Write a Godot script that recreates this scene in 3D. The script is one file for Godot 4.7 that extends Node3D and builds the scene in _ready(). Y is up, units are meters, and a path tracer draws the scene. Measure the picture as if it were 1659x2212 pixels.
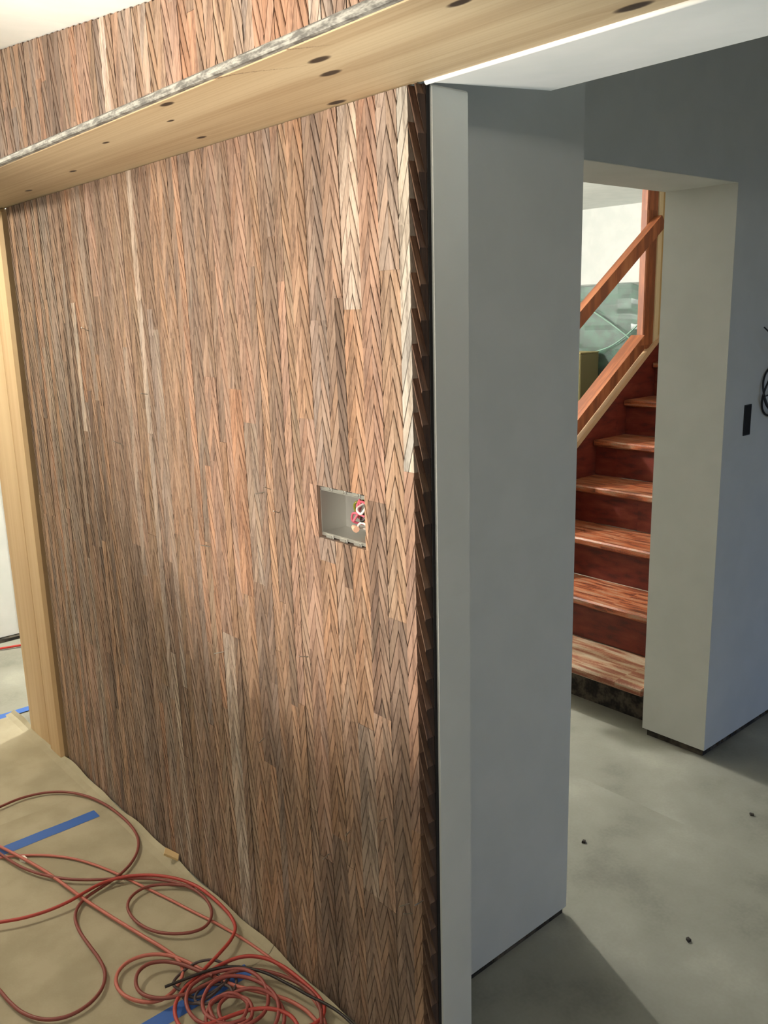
extends Node3D
# World axes: X along the clad wall, Y up, Z towards the viewer's room. Metres.

var rng := RandomNumberGenerator.new()
var used := {}
var M := {}

# ------------------------------------------------------------------ naming
func numbered(called: String) -> String:
	if not used.has(called):
		used[called] = 0
		return called
	used[called] += 1
	return "%s_%03d" % [called, used[called]]

func tag(o: Node, label: String, category: String, group := "") -> void:
	o.set_meta("label", label)
	o.set_meta("category", category)
	if group != "":
		o.set_meta("group", group)

func thing(called: String, label: String, category: String, at := Vector3.ZERO, group := "") -> Node3D:
	var o := Node3D.new()
	o.name = numbered(called)
	add_child(o)
	o.position = at
	tag(o, label, category, group)
	return o

func struct_node(called: String, label: String, category: String) -> Node3D:
	var o := Node3D.new()
	o.name = numbered(called)
	add_child(o)
	tag(o, label, category)
	o.set_meta("kind", "structure")
	return o

func part(called: String, mesh: Mesh, mat: Material, parent: Node) -> MeshInstance3D:
	var o := MeshInstance3D.new()
	o.name = called if parent != self else numbered(called)
	o.mesh = mesh
	o.material_override = mat
	o.cast_shadow = GeometryInstance3D.SHADOW_CASTING_SETTING_ON
	parent.add_child(o, true)
	return o

func struct_mesh(called: String, mesh: Mesh, mat: Material, label: String, category: String) -> MeshInstance3D:
	var o := part(called, mesh, mat, self)
	tag(o, label, category)
	o.set_meta("kind", "structure")
	return o

# ------------------------------------------------------------------ meshes
class MB:
	var v := PackedVector3Array()
	var n := PackedVector3Array()
	var uv := PackedVector2Array()
	var c := PackedColorArray()
	var col := Color(1, 1, 1)
	func tri(a: Vector3, b: Vector3, d: Vector3, nn: Vector3, ua: Vector2, ub: Vector2, ud: Vector2) -> void:
		# a, b, d counter-clockwise seen from outside; stored clockwise
		v.append(a); v.append(d); v.append(b)
		for i in 3:
			n.append(nn)
			c.append(col)
		uv.append(ua); uv.append(ud); uv.append(ub)
	func poly(p: Array, us: float = 1.0, off := Vector2.ZERO) -> void:
		if p.size() < 3:
			return
		var nn := Vector3.ZERO
		for i in p.size():
			var a: Vector3 = p[i]
			var b: Vector3 = p[(i + 1) % p.size()]
			nn += a.cross(b)
		if nn.length() < 1e-12:
			return
		nn = nn.normalized()
		var q := []
		for k in p:
			var w: Vector3 = k
			var t: Vector2
			if absf(nn.y) > 0.7:
				t = Vector2(w.x, w.z)
			elif absf(nn.x) > 0.7:
				t = Vector2(w.z, w.y)
			else:
				t = Vector2(w.x, w.y)
			q.append(t * us + off)
		for i in range(1, p.size() - 1):
			tri(p[0], p[i], p[i + 1], nn, q[0], q[i], q[i + 1])
	func box(a: Vector3, b: Vector3, ch := 0.0, us := 1.0, off := Vector2.ZERO) -> void:
		var lo := Vector3(minf(a.x, b.x), minf(a.y, b.y), minf(a.z, b.z))
		var hi := Vector3(maxf(a.x, b.x), maxf(a.y, b.y), maxf(a.z, b.z))
		var cen := (lo + hi) / 2
		var h := (hi - lo) / 2
		ch = minf(ch, minf(h.x, minf(h.y, h.z)) * 0.9)
		var ax := [Vector3.RIGHT, Vector3.UP, Vector3.BACK]
		for i in 3:
			var u: Vector3 = ax[(i + 1) % 3]
			var w: Vector3 = ax[(i + 2) % 3]
			var hu: float = h[(i + 1) % 3] - ch
			var hw: float = h[(i + 2) % 3] - ch
			for s in [1.0, -1.0]:
				var o: Vector3 = cen + ax[i] * (h[i] * s)
				var f := [o - u * hu - w * hw, o + u * hu - w * hw, o + u * hu + w * hw, o - u * hu + w * hw]
				if s < 0:
					f.reverse()
				poly(f, us, off)
			if ch > 0:
				# chamfers on the four edges parallel to axis i
				var hi_: float = h[i] - ch
				for su in [1.0, -1.0]:
					for sw in [1.0, -1.0]:
						var p0: Vector3 = cen + u * (su * h[(i + 1) % 3]) + w * (sw * hw)
						var p1: Vector3 = cen + u * (su * hu) + w * (sw * h[(i + 2) % 3])
						var f := [p0 - ax[i] * hi_, p1 - ax[i] * hi_, p1 + ax[i] * hi_, p0 + ax[i] * hi_]
						var nn: Vector3 = (f[1] - f[0]).cross(f[2] - f[0])
						if nn.dot(u * su + w * sw) < 0:
							f.reverse()
						poly(f, us, off)
		if ch > 0:
			for sx in [1.0, -1.0]:
				for sy in [1.0, -1.0]:
					for sz in [1.0, -1.0]:
						var s := Vector3(sx, sy, sz)
						var f := [cen + s * (h - Vector3(0, ch, ch)), cen + s * (h - Vector3(ch, 0, ch)), cen + s * (h - Vector3(ch, ch, 0))]
						if (f[1] - f[0]).cross(f[2] - f[0]).dot(s) < 0:
							f.reverse()
						poly(f, us, off)
	func prism(outline: Array, ext: Vector3, us := 1.0, off := Vector2.ZERO) -> void:
		# planar outline extruded along ext
		var nn := Vector3.ZERO
		for i in outline.size():
			nn += (outline[i] as Vector3).cross(outline[(i + 1) % outline.size()])
		var o := outline.duplicate()
		if nn.dot(ext) < 0:
			o.reverse()
		var far := []
		for q in o:
			far.append(q + ext)
		var near := o.duplicate()
		near.reverse()
		poly(near, us, off)
		poly(far, us, off)
		for i in o.size():
			var j: int = (i + 1) % o.size()
			poly([o[i], o[j], far[j], far[i]], us, off)
	func tube(pts: Array, r: float, sides := 8) -> void:
		var rings := []
		var nrm := []
		var prev := Vector3.UP
		for i in pts.size():
			var t: Vector3 = ((pts[mini(i + 1, pts.size() - 1)] as Vector3) - (pts[maxi(i - 1, 0)] as Vector3)).normalized()
			var a := (prev - t * prev.dot(t))
			if a.length() < 1e-4:
				a = t.cross(Vector3.RIGHT)
			a = a.normalized()
			prev = a
			var b := t.cross(a)
			var ring := []
			var rn := []
			for k in sides:
				var g := TAU * k / sides
				var d: Vector3 = a * cos(g) + b * sin(g)
				ring.append((pts[i] as Vector3) + d * r)
				rn.append(d)
			rings.append(ring)
			nrm.append(rn)
		for i in rings.size() - 1:
			for k in sides:
				var l := (k + 1) % sides
				var q := [[i, k], [i, l], [i + 1, l], [i + 1, k]]
				for tt in [[0, 1, 2], [0, 2, 3]]:
					for e in [tt[0], tt[2], tt[1]]:
						v.append(rings[q[e][0]][q[e][1]])
						n.append(nrm[q[e][0]][q[e][1]])
						c.append(col)
						uv.append(Vector2(float(q[e][1]) / sides, q[e][0] * 0.1))
		for e in [0, rings.size() - 1]:
			var cap: Array = (rings[e] as Array).duplicate()
			if e == 0:
				cap.reverse()
			poly(cap)
	func lathe(at: Vector3, axis: Vector3, prof: Array, sides := 16) -> void:
		# prof: Vector2(radius, along)
		var a := axis.cross(Vector3.UP if absf(axis.y) < 0.9 else Vector3.RIGHT).normalized()
		var b := axis.cross(a).normalized()
		for i in prof.size() - 1:
			for k in sides:
				var q := []
				for e in [[i, k], [i, k + 1], [i + 1, k + 1], [i + 1, k]]:
					var g: float = TAU * e[1] / sides
					q.append(at + axis * prof[e[0]].y + (a * cos(g) + b * sin(g)) * prof[e[0]].x)
				poly(q)
	func done() -> ArrayMesh:
		var arr := []
		arr.resize(Mesh.ARRAY_MAX)
		arr[Mesh.ARRAY_VERTEX] = v
		arr[Mesh.ARRAY_NORMAL] = n
		arr[Mesh.ARRAY_TEX_UV] = uv
		arr[Mesh.ARRAY_COLOR] = c
		var m := ArrayMesh.new()
		m.add_surface_from_arrays(Mesh.PRIMITIVE_TRIANGLES, arr)
		return m

func box_mesh(a: Vector3, b: Vector3, ch := 0.0, us := 1.0, off := Vector2.ZERO) -> ArrayMesh:
	var m := MB.new()
	m.box(a, b, ch, us, off)
	return m.done()

func clip(p: Array, axis: int, at: float, keep_above: bool) -> Array:
	var out := []
	for i in p.size():
		var a: Vector3 = p[i]
		var b: Vector3 = p[(i + 1) % p.size()]
		var da := (a[axis] - at) * (1.0 if keep_above else -1.0)
		var db := (b[axis] - at) * (1.0 if keep_above else -1.0)
		if da >= 0:
			out.append(a)
		if (da > 0 and db < 0) or (da < 0 and db > 0):
			out.append(a.lerp(b, da / (da - db)))
	return out

func smooth_path(p: Array, step := 0.012) -> Array:
	var cv := Curve3D.new()
	cv.bake_interval = step
	for i in p.size():
		var a: Vector3 = p[maxi(i - 1, 0)]
		var b: Vector3 = p[mini(i + 1, p.size() - 1)]
		var t: Vector3 = (b - a) / 6.0
		cv.add_point(p[i], -t, t)
	return Array(cv.get_baked_points())

# ------------------------------------------------------------------ materials
func flat(c: Color, rough := 0.8, metal := 0.0, vc := false) -> StandardMaterial3D:
	var m := StandardMaterial3D.new()
	m.albedo_color = c
	m.roughness = rough
	m.metallic = metal
	m.vertex_color_use_as_albedo = vc
	return m

func noise_tex(size: int, freq: float, sx: float, sy: float, colors: Array, seed_: int, octaves := 4, fine := 0.0, contrast := 1.0) -> ImageTexture:
	# tileable-enough fractal noise stretched by sx, sy, put through a colour ramp
	var nz := FastNoiseLite.new()
	nz.seed = seed_
	nz.noise_type = FastNoiseLite.TYPE_SIMPLEX
	nz.fractal_octaves = octaves
	nz.frequency = freq
	var n2 := FastNoiseLite.new()
	n2.seed = seed_ + 7
	n2.noise_type = FastNoiseLite.TYPE_SIMPLEX
	n2.frequency = 0.35
	n2.fractal_octaves = 1
	var g := Gradient.new()
	g.offsets = PackedFloat32Array()
	g.colors = PackedColorArray()
	var offs := PackedFloat32Array()
	var cols := PackedColorArray()
	for i in colors.size():
		offs.append(float(i) / (colors.size() - 1))
		cols.append(colors[i])
	g.offsets = offs
	g.colors = cols
	var im := Image.create(size, size, false, Image.FORMAT_RGB8)
	for y in size:
		for x in size:
			var a := nz.get_noise_2d(x * sx, y * sy)
			a += fine * n2.get_noise_2d(x * sx, y * sy)
			im.set_pixel(x, y, g.sample(clampf(0.5 + a * contrast, 0, 1)))
	return ImageTexture.create_from_image(im)

func board_tex(w: int, h: int, seed_: int, base: Color, dark: Color, knots: Array, cracks: Array) -> ImageTexture:
	# wood grain along u; knots: [u 0..1, v 0..1, radius px]; the grain bends round them
	var nz := FastNoiseLite.new()
	nz.seed = seed_
	nz.frequency = 0.01
	nz.fractal_octaves = 4
	var nf := FastNoiseLite.new()
	nf.seed = seed_ + 3
	nf.frequency = 0.06
	nf.fractal_octaves = 2
	var im := Image.create(w, h, false, Image.FORMAT_RGB8)
	for y in h:
		for x in w:
			var yy := float(y)
			var k := 0.0
			for q in knots:
				var dx: float = (x - q[0] * w) / (q[2] * 0.9)
				var dy: float = (y - q[1] * h) / q[2]
				var d2 := dx * dx + dy * dy
				if d2 < 40.0:
					yy += signf(dy) * q[2] * 1.3 * exp(-d2 * 0.22)
					k = maxf(k, clampf(1.6 - d2, 0, 1))
			var a := 0.5 + 0.9 * nz.get_noise_2d(x * 0.12, yy * 1.6) + 0.35 * nf.get_noise_2d(x * 0.05, yy * 2.0)
			a = clampf(a, 0, 1)
			var col := base.lerp(dark, a * 0.62)
			col = col.lerp(Color(0.13, 0.085, 0.055), k * 0.85)
			im.set_pixel(x, y, col)
	for q in cracks:
		var steps := 60
		for i in steps:
			var t := float(i) / steps
			var px := lerpf(q[0], q[2], t) * w
			var py := (lerpf(q[1], q[3], t) + 0.03 * sin(t * 5.0)) * h
			for dy in range(-1, 2):
				var X := clampi(int(px), 0, w - 1)
				var Y := clampi(int(py) + dy, 0, h - 1)
				im.set_pixel(X, Y, im.get_pixel(X, Y).lerp(Color(0.2, 0.13, 0.08), (0.8 if dy == 0 else 0.3) * (1.0 - t)))
	return ImageTexture.create_from_image(im)

func textured(t: Texture2D, rough := 0.8, vc := false) -> StandardMaterial3D:
	var m := flat(Color.WHITE, rough, 0.0, vc)
	m.albedo_texture = t
	return m

func triplanar(t: Texture2D, scale: float, rough := 0.85) -> StandardMaterial3D:
	var m := textured(t, rough)
	m.uv1_triplanar = true
	m.uv1_world_triplanar = true
	m.uv1_scale = Vector3.ONE * scale
	return m

func make_materials() -> void:
	var paint := noise_tex(256, 0.02, 1, 1, [Color(0.755, 0.762, 0.738), Color(0.77, 0.776, 0.752)], 11, 4)
	M.drywall = triplanar(paint, 0.9, 0.75)
	var white := noise_tex(256, 0.02, 1, 1, [Color(0.9, 0.91, 0.895), Color(0.925, 0.93, 0.915)], 12, 4)
	M.white = triplanar(white, 0.9, 0.7)
	M.ceiling = triplanar(white, 1.1, 0.85)
	var conc := noise_tex(512, 0.008, 1, 1, [Color(0.45, 0.445, 0.4), Color(0.53, 0.525, 0.475), Color(0.57, 0.565, 0.515), Color(0.63, 0.625, 0.57)], 13, 6, 0.1, 0.55)
	M.concrete = triplanar(conc, 0.42, 0.8)
	var paper := noise_tex(512, 0.01, 1, 1, [Color(0.61, 0.575, 0.48), Color(0.64, 0.605, 0.51), Color(0.67, 0.635, 0.54)], 14, 5, 0.1)
	M.paper = triplanar(paper, 0.7, 0.85)
	var grain := noise_tex(512, 0.02, 3.0, 0.16, [Color(0.72, 0.7, 0.69), Color(0.88, 0.87, 0.86), Color(0.95, 0.95, 0.94), Color(1, 1, 1)], 15, 4, 0.35, 0.8)
	M.slat = textured(grain, 0.85, true)
	M.felt = flat(Color(0.09, 0.075, 0.065), 0.95)
	M.stair_tread = textured(noise_tex(512, 0.012, 0.35, 3.0, [Color(0.34, 0.16, 0.085), Color(0.52, 0.26, 0.13), Color(0.6, 0.33, 0.19), Color(0.58, 0.45, 0.36)], 16, 4, 0.25, 0.85), 0.5, true)
	M.stair_riser = textured(noise_tex(512, 0.012, 0.5, 1.6, [Color(0.24, 0.07, 0.04), Color(0.36, 0.105, 0.055), Color(0.38, 0.13, 0.075), Color(0.42, 0.18, 0.12)], 17, 5, 0.3, 0.7), 0.5, true)
	M.worn_tread = textured(noise_tex(512, 0.012, 0.3, 2.4, [Color(0.46, 0.24, 0.15), Color(0.56, 0.4, 0.29), Color(0.6, 0.5, 0.4), Color(0.64, 0.57, 0.48)], 26, 4, 0.25, 0.9), 0.6, true)
	M.rail = textured(noise_tex(256, 0.02, 1.6, 0.12, [Color(0.44, 0.24, 0.13), Color(0.54, 0.31, 0.17), Color(0.6, 0.37, 0.22)], 18, 3, 0.2), 0.6, true)
	M.pale_rail = flat(Color(0.78, 0.7, 0.55), 0.7)
	M.edge = textured(noise_tex(256, 0.05, 0.4, 2.0, [Color(0.34, 0.335, 0.32), Color(0.48, 0.48, 0.455), Color(0.6, 0.6, 0.57)], 19, 3, 0.3), 0.6)
	M.galv = flat(Color(0.7, 0.7, 0.68), 0.38, 0.85)
	M.grime_and_shade = textured(noise_tex(128, 0.06, 1, 1, [Color(0.1, 0.09, 0.075), Color(0.32, 0.29, 0.25)], 20, 3, 0.3), 0.95)  # dirt tone, also used as painted shade on the bottom riser and door gap

# ------------------------------------------------------------------ numbers measured from the photograph
const COL := 0.02725
const TOOTH := 0.061
const RISE := 3.4
const X_PEAK := -1.158
const X_END := -1.1335
const BEAM_Y := 2.016
const BULK_Z := -0.793
const WALL_L := -3.145

func ceil_y(x: float) -> float:
	return 2.006 - 0.113 * minf(x, -1.3)

func _ready() -> void:
	rng.seed = 4711
	# ---- camera
	var cam := Camera3D.new()
	cam.name = "camera"
	cam.fov = 60.495
	cam.near = 0.05
	cam.far = 60.0
	cam.transform = Transform3D(Basis(Vector3(0.657454, -0.025558, -0.753061), Vector3(-0.151839, 0.974428, -0.165633), Vector3(0.738038, 0.22324, 0.636761)), Vector3(0, 1.65, 0))
	add_child(cam)
	# ---- sky, seen only through the window of the far room
	var env := Environment.new()
	var sky := Sky.new()
	var sm := ProceduralSkyMaterial.new()
	sm.sky_top_color = Color(0.4, 0.56, 0.86)
	sm.sky_horizon_color = Color(0.6, 0.73, 0.92)
	sm.ground_bottom_color = Color(0.3, 0.32, 0.33)
	sm.ground_horizon_color = Color(0.55, 0.6, 0.66)
	sm.energy_multiplier = 4.0
	sky.sky_material = sm
	env.background_mode = Environment.BG_SKY
	env.sky = sky
	env.tonemap_mode = Environment.TONE_MAPPER_LINEAR
	env.tonemap_exposure = 1.0
	env.sdfgi_enabled = true
	env.ssao_enabled = true
	env.ssil_enabled = true
	var we := WorldEnvironment.new()
	we.name = "world_environment"
	we.environment = env
	add_child(we)
	make_materials()
	lamps()
	shell()
	clad_wall()
	bulkhead()
	doorway()
	staircase()
	back_room_things()
	left_side()
	outlet_box()
	floor_things()
	blue_wall_things()

# ------------------------------------------------------------------ lamps
func lamp_glow(c: Color, e: float) -> StandardMaterial3D:
	var m := flat(Color(0.9, 0.9, 0.88), 0.5)
	m.emission_enabled = true
	m.emission = c
	m.emission_energy_multiplier = e
	return m

func unseen_work_lamp(label: String, at: Vector3, aim: Vector3, c: Color, energy: float, cone: float) -> void:
	var t := thing("unseen_work_lamp", label, "work lamp", Vector3(at.x, 0, at.z))
	var d := (aim - at).normalized()
	var h := Vector3(0, at.y, 0)
	var st := MB.new()
	st.tube([Vector3(0, 0.02, 0) - d * 0.16 * Vector3(1, 0, 1), h - d * 0.16 - Vector3(0, 0.0, 0)], 0.014, 10)
	part("pole", st.done(), flat(Color(0.75, 0.6, 0.1), 0.5), t)
	for k in 3:
		var lg := MB.new()
		var a := TAU * k / 3 + 0.3
		var b: Vector3 = -d * 0.16 * Vector3(1, 0, 1)
		lg.tube([b + Vector3(0, 0.5, 0), b + Vector3(cos(a) * 0.35, 0.012, sin(a) * 0.35)], 0.01, 8)
		part("leg", lg.done(), flat(Color(0.1, 0.1, 0.1), 0.6), t)
	var sh := MB.new()
	sh.lathe(h, d, [Vector2(0.0, -0.17), Vector2(0.05, -0.16), Vector2(0.07, -0.06), Vector2(0.11, -0.005), Vector2(0.105, -0.005), Vector2(0.06, -0.05), Vector2(0.0, -0.055)], 20)
	part("shade", sh.done(), flat(Color(0.75, 0.76, 0.76), 0.35, 0.8), t)
	var gl := MB.new()
	gl.lathe(h, d, [Vector2(0.0, -0.012), Vector2(0.06, -0.018), Vector2(0.095, -0.022)], 20)
	part("lens", gl.done(), lamp_glow(c, 3.0), t)
	var s := SpotLight3D.new()
	s.name = "unseen_work_light"
	s.light_color = c
	s.light_energy = energy
	s.spot_range = 12.0
	s.spot_attenuation = 2.0
	s.spot_angle = cone
	s.spot_angle_attenuation = 0.5
	s.light_size = 0.09
	s.shadow_enabled = true
	add_child(s, true)
	s.look_at_from_position(at + d * 0.02, aim)

func bare_bulb(label: String, at: Vector3, top: float, c: Color, energy: float, size: float) -> void:
	var t := thing("ceiling_bulb", label, "light bulb", Vector3(at.x, top, at.z))
	var h := at - Vector3(at.x, top, at.z)
	var ho := MB.new()
	ho.lathe(Vector3.ZERO, Vector3.DOWN, [Vector2(0.0, 0), Vector2(0.055, 0), Vector2(0.055, 0.015), Vector2(0.022, 0.03), Vector2(0.02, -h.y - 0.05), Vector2(0.0, -h.y - 0.05)], 18)
	part("lampholder", ho.done(), flat(Color(0.85, 0.84, 0.8), 0.4), t)
	var bu := SphereMesh.new()
	bu.radius = size
	bu.height = size * 2.3
	bu.radial_segments = 20
	bu.rings = 12
	var b := part("bulb", bu, lamp_glow(c, 4.0), t)
	b.position = h
	var o := OmniLight3D.new()
	o.name = "bulb_light"
	o.light_color = c
	o.light_energy = energy
	o.omni_range = 14.0
	o.omni_attenuation = 2.0
	o.light_size = size * 0.9
	o.shadow_enabled = true
	o.position = at
	add_child(o, true)

func lamps() -> void:
	unseen_work_lamp("tripod work lamp behind the viewer aimed at the clad wall", Vector3(-1.2, 1.5, 0.35), Vector3(-1.5, 1.68, -1.08), Color(1.0, 0.95, 0.89), 4.3, 41.0)
	unseen_work_lamp("unseen low work lamp added on the concrete to brighten the white header", Vector3(-0.15, 0.3, -1.3), Vector3(-0.35, 2.0, -1.3), Color(0.92, 0.98, 1.0), 1.15, 31.0)  # lamp added out of view to brighten the header from below
	bare_bulb("bare ceiling bulb over the taped paper floor", Vector3(-3.4, 2.1, -0.1), ceil_y(-3.4), Color(1.0, 0.95, 0.86), 1.6, 0.045)
	bare_bulb("bare ceiling bulb behind the viewer facing the opening", Vector3(0.6, 2.04, 0.4), ceil_y(0.6), Color(1.0, 0.975, 0.93), 0.9, 0.045)
	bare_bulb("bare ceiling bulb in the room beyond the stairs", Vector3(-4.1, 2.22, -2.9), 2.4, Color(1.0, 0.985, 0.95), 6.4, 0.05)

# ------------------------------------------------------------------ room shell
func shell() -> void:
	struct_mesh("floor", box_mesh(Vector3(-4.8, -0.12, -6.2), Vector3(2.7, 0, 2.4)), M.concrete, "bare dusty grey concrete floor running through the opening", "floor")
	# ceiling of the viewer's room: slopes up to the left, then level
	var c := MB.new()
	var zc0 := -1.09
	c.prism([Vector3(-4.8, ceil_y(-4.8), zc0), Vector3(-1.3, ceil_y(-1.3), zc0), Vector3(2.7, ceil_y(-1.3), zc0), Vector3(2.7, ceil_y(-1.3) + 0.5, zc0), Vector3(-4.8, ceil_y(-4.8) + 0.12, zc0)], Vector3(0, 0, 3.49))
	struct_mesh("ceiling", c.done(), M.ceiling, "white ceiling showing above the top of the clad bulkhead", "ceiling")
	struct_mesh("ceiling", box_mesh(Vector3(-4.8, 2.4, -6.2), Vector3(-1.7, 2.5, -1.09)), M.ceiling, "white ceiling of the bright room behind the stair rail", "ceiling")
	struct_mesh("ceiling", box_mesh(Vector3(-1.7, 2.62, -6.2), Vector3(2.7, 2.72, -1.09)), M.ceiling, "ceiling of the grey room beyond the opening", "ceiling")
	struct_mesh("wall_left", box_mesh(Vector3(-4.8, 0.012, -6.2), Vector3(-4.66, 2.6, 2.4)), M.white, "white wall glimpsed past the timber post at the left edge", "wall")
	struct_mesh("wall_rear", box_mesh(Vector3(-4.8, 0, 2.3), Vector3(2.7, 2.6, 2.45)), M.white, "wall behind the viewer", "wall")
	struct_mesh("wall_far", box_mesh(Vector3(-4.8, 0, -6.35), Vector3(2.7, 2.72, -6.1)), M.white, "bright white wall seen through the stair rail", "wall")
	# right wall with the window that lets the daylight in
	var w := MB.new()
	w.box(Vector3(2.5, 0, -6.2), Vector3(2.7, 2.72, -5.6))
	w.box(Vector3(2.5, 0, -3.3), Vector3(2.7, 2.72, 2.4))
	w.box(Vector3(2.5, 0, -5.6), Vector3(2.7, 0.1, -3.3))
	w.box(Vector3(2.5, 2.2, -5.6), Vector3(2.7, 2.72, -3.3))
	struct_mesh("wall_right", w.done(), M.drywall, "wall with the window of the grey room", "wall")
	var wn := struct_node("window_1", "tall white framed window lighting the grey room", "window")
	for q in [[Vector3(2.55, 0.1, -5.6), Vector3(2.63, 0.16, -3.3)], [Vector3(2.55, 2.14, -5.6), Vector3(2.63, 2.2, -3.3)], [Vector3(2.55, 0.16, -5.6), Vector3(2.63, 2.14, -5.54)], [Vector3(2.55, 0.16, -3.36), Vector3(2.63, 2.14, -3.3)], [Vector3(2.55, 0.16, -4.48), Vector3(2.63, 2.14, -4.42)]]:
		part("window_frame", box_mesh(q[0], q[1], 0.004), M.white, wn)
	var gm := flat(Color(0.9, 0.95, 0.95, 0.06), 0.02)
	gm.transparency = BaseMaterial3D.TRANSPARENCY_ALPHA
	for q in [[-5.54, -4.48], [-4.42, -3.36]]:
		part("pane", box_mesh(Vector3(2.588, 0.16, q[0]), Vector3(2.592, 2.14, q[1])), gm, wn)
	# core of the clad wall, its drywall end and the pier behind it
	struct_mesh("wall_end", box_mesh(Vector3(-1.20, 0.0, -1.196), Vector3(-1.1315, BEAM_Y, -1.102), 0.004), M.drywall, "narrow grey drywall end right beside the clad wall's jagged edge", "wall")
	var p := MB.new()
	p.box(Vector3(-1.749, 0.016, -1.7626), Vector3(-1.305, 2.62, -1.197), 0.005)
	var pn := struct_node("wall_pier", "grey drywall return face behind the clad wall's end", "wall")
	part("drywall", p.done(), M.drywall, pn)
	part("sill_plate", box_mesh(Vector3(-1.735, 0, -1.75), Vector3(-1.312, 0.016, -1.2)), M.grime_and_shade, pn)
	for k in 14:
		var z := -1.24 - k * 0.036 - rng.randf() * 0.01
		part("drywall_crumb", box_mesh(Vector3(-1.33, 0.016 - rng.randf_range(0.002, 0.012), z - 0.014), Vector3(-1.3075, 0.018, z + rng.randf_range(0.0, 0.014)), 0.0015), M.grime_and_shade, pn)
	# soffit over the opening: white drywall, rising a little towards the back
	var s := MB.new()
	s.prism([Vector3(-1.1315, BEAM_Y, -1.0875), Vector3(-1.1315, 2.045, -1.4177), Vector3(-1.1315, 2.7, -1.4177), Vector3(-1.1315, 2.7, -1.0875)], Vector3(3.64, 0, 0))
	var sn := struct_node("wall_header", "bright white drywall underside of the opening, right of the timber board", "soffit")
	part("drywall", s.done(), M.white, sn)
	var cb := MB.new()
	cb.tube([Vector3(-1.128, BEAM_Y - 0.001, -1.0895), Vector3(2.5, BEAM_Y - 0.001, -1.0895)], 0.0045, 10)
	part("corner_bead", cb.done(), M.white, sn)

# ------------------------------------------------------------------ carved wood cladding
func tones(t: float) -> Color:
	var list := [Color8(152, 122, 99), Color8(138, 113, 95), Color8(160, 124, 96), Color8(150, 134, 121), Color8(124, 101, 85), Color8(158, 124, 105), Color8(176, 163, 150), Color8(145, 118, 94), Color8(133, 116, 105), Color8(166, 122, 94), Color8(114, 94, 81), Color8(152, 124, 105)]
	var f := clampf(t, 0, 0.9999) * list.size()
	var c: Color = list[int(f)]
	var l := c.get_luminance()
	return Color(l, l, l).lerp(c, 0.84).lerp(Color8(148, 120, 100), 0.3)

func slat_mesh(x0: float, x1: float, y0: float, y1: float, peak: float, zf: float, dz: float, phase: float, col: Color, end_cap: bool, zb: float, PITCH: float) -> ArrayMesh:
	# one strip of the cladding between x0..x1 and y0..y1: teeth whose edges run steeply away from the peak line
	var m := MB.new()
	# deep teeth only on the last strip, whose sawn edge shows; elsewhere shallow bands parted by narrow grooves
	var z0 := zf - (0.016 if end_cap else 0.0012) + dz
	var z1 := zf + dz
	var zg := z0 if end_cap else zf - 0.0075 + dz
	var gw := 0.0 if end_cap else PITCH * 0.13
	var off := Vector2(rng.randf() * 7.0, rng.randf() * 7.0)
	var la := RISE * absf(x0 - peak)
	var lb := RISE * absf(x1 - peak)
	var n0 := int(floor((y0 - phase) / PITCH)) - 1
	var n1 := int(ceil((y1 - phase + maxf(la, lb)) / PITCH)) + 1
	var lin := col.srgb_to_linear()
	for n in range(n0, n1 + 1):
		var f := rng.randf_range(0.82, 1.16)
		var hue := rng.randf_range(-0.05, 0.05)
		m.col = Color(lin.r * f * (1.0 + hue), lin.g * f, lin.b * f * (1.0 - hue))
		var ya := phase + n * PITCH
		var yb := ya + PITCH
		var cb := 0.07   # rounded upper edge
		var zc := z1 - 0.0012
		var yc := yb - PITCH * cb
		var yg := ya + gw
		var faces := [
			[Vector3(x0, yg - la, z0), Vector3(x1, yg - lb, z0), Vector3(x1, yc - lb, z1), Vector3(x0, yc - la, z1)],
			[Vector3(x0, yc - la, z1), Vector3(x1, yc - lb, z1), Vector3(x1, yb - lb, zc), Vector3(x0, yb - la, zc)],
			[Vector3(x0, yb - la, zc), Vector3(x1, yb - lb, zc), Vector3(x1, yb - lb, zg), Vector3(x0, yb - la, zg)],
		]
		if gw > 0.0:
			faces.append([Vector3(x0, ya - la, zg), Vector3(x1, ya - lb, zg), Vector3(x1, yg - lb, z0), Vector3(x0, yg - la, z0)])
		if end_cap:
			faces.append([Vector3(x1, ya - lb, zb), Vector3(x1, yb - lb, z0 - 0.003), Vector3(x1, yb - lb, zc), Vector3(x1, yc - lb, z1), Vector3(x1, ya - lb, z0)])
		for q in faces:
			var c := clip(clip(q, 1, y0, true), 1, y1, false)
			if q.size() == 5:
				m.col = Color(lin.r * 0.4, lin.g * 0.36, lin.b * 0.34)   # sawn end faces, darker than the front faces
			m.poly(c, 2.2, off)
	m.col = Color(lin.r * 0.8, lin.g * 0.8, lin.b * 0.8)
	# sawn ends and flanks so that each strip is a solid
	m.poly([Vector3(x0, y1, zb), Vector3(x0, y1, z0), Vector3(x1, y1, z0), Vector3(x1, y1, zb)], 2.2, off)
	m.poly([Vector3(x0, y0, zb), Vector3(x1, y0, zb), Vector3(x1, y0, z0), Vector3(x0, y0, z0)], 2.2, off)
	m.poly([Vector3(x0, y0, zb), Vector3(x0, y0, z0), Vector3(x0, y1, z0), Vector3(x0, y1, zb)], 2.2, off)
	if not end_cap:
		m.poly([Vector3(x1, y0, z0), Vector3(x1, y0, zb), Vector3(x1, y1, zb), Vector3(x1, y1, z0)], 2.2, off)
	return m.done()

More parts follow.
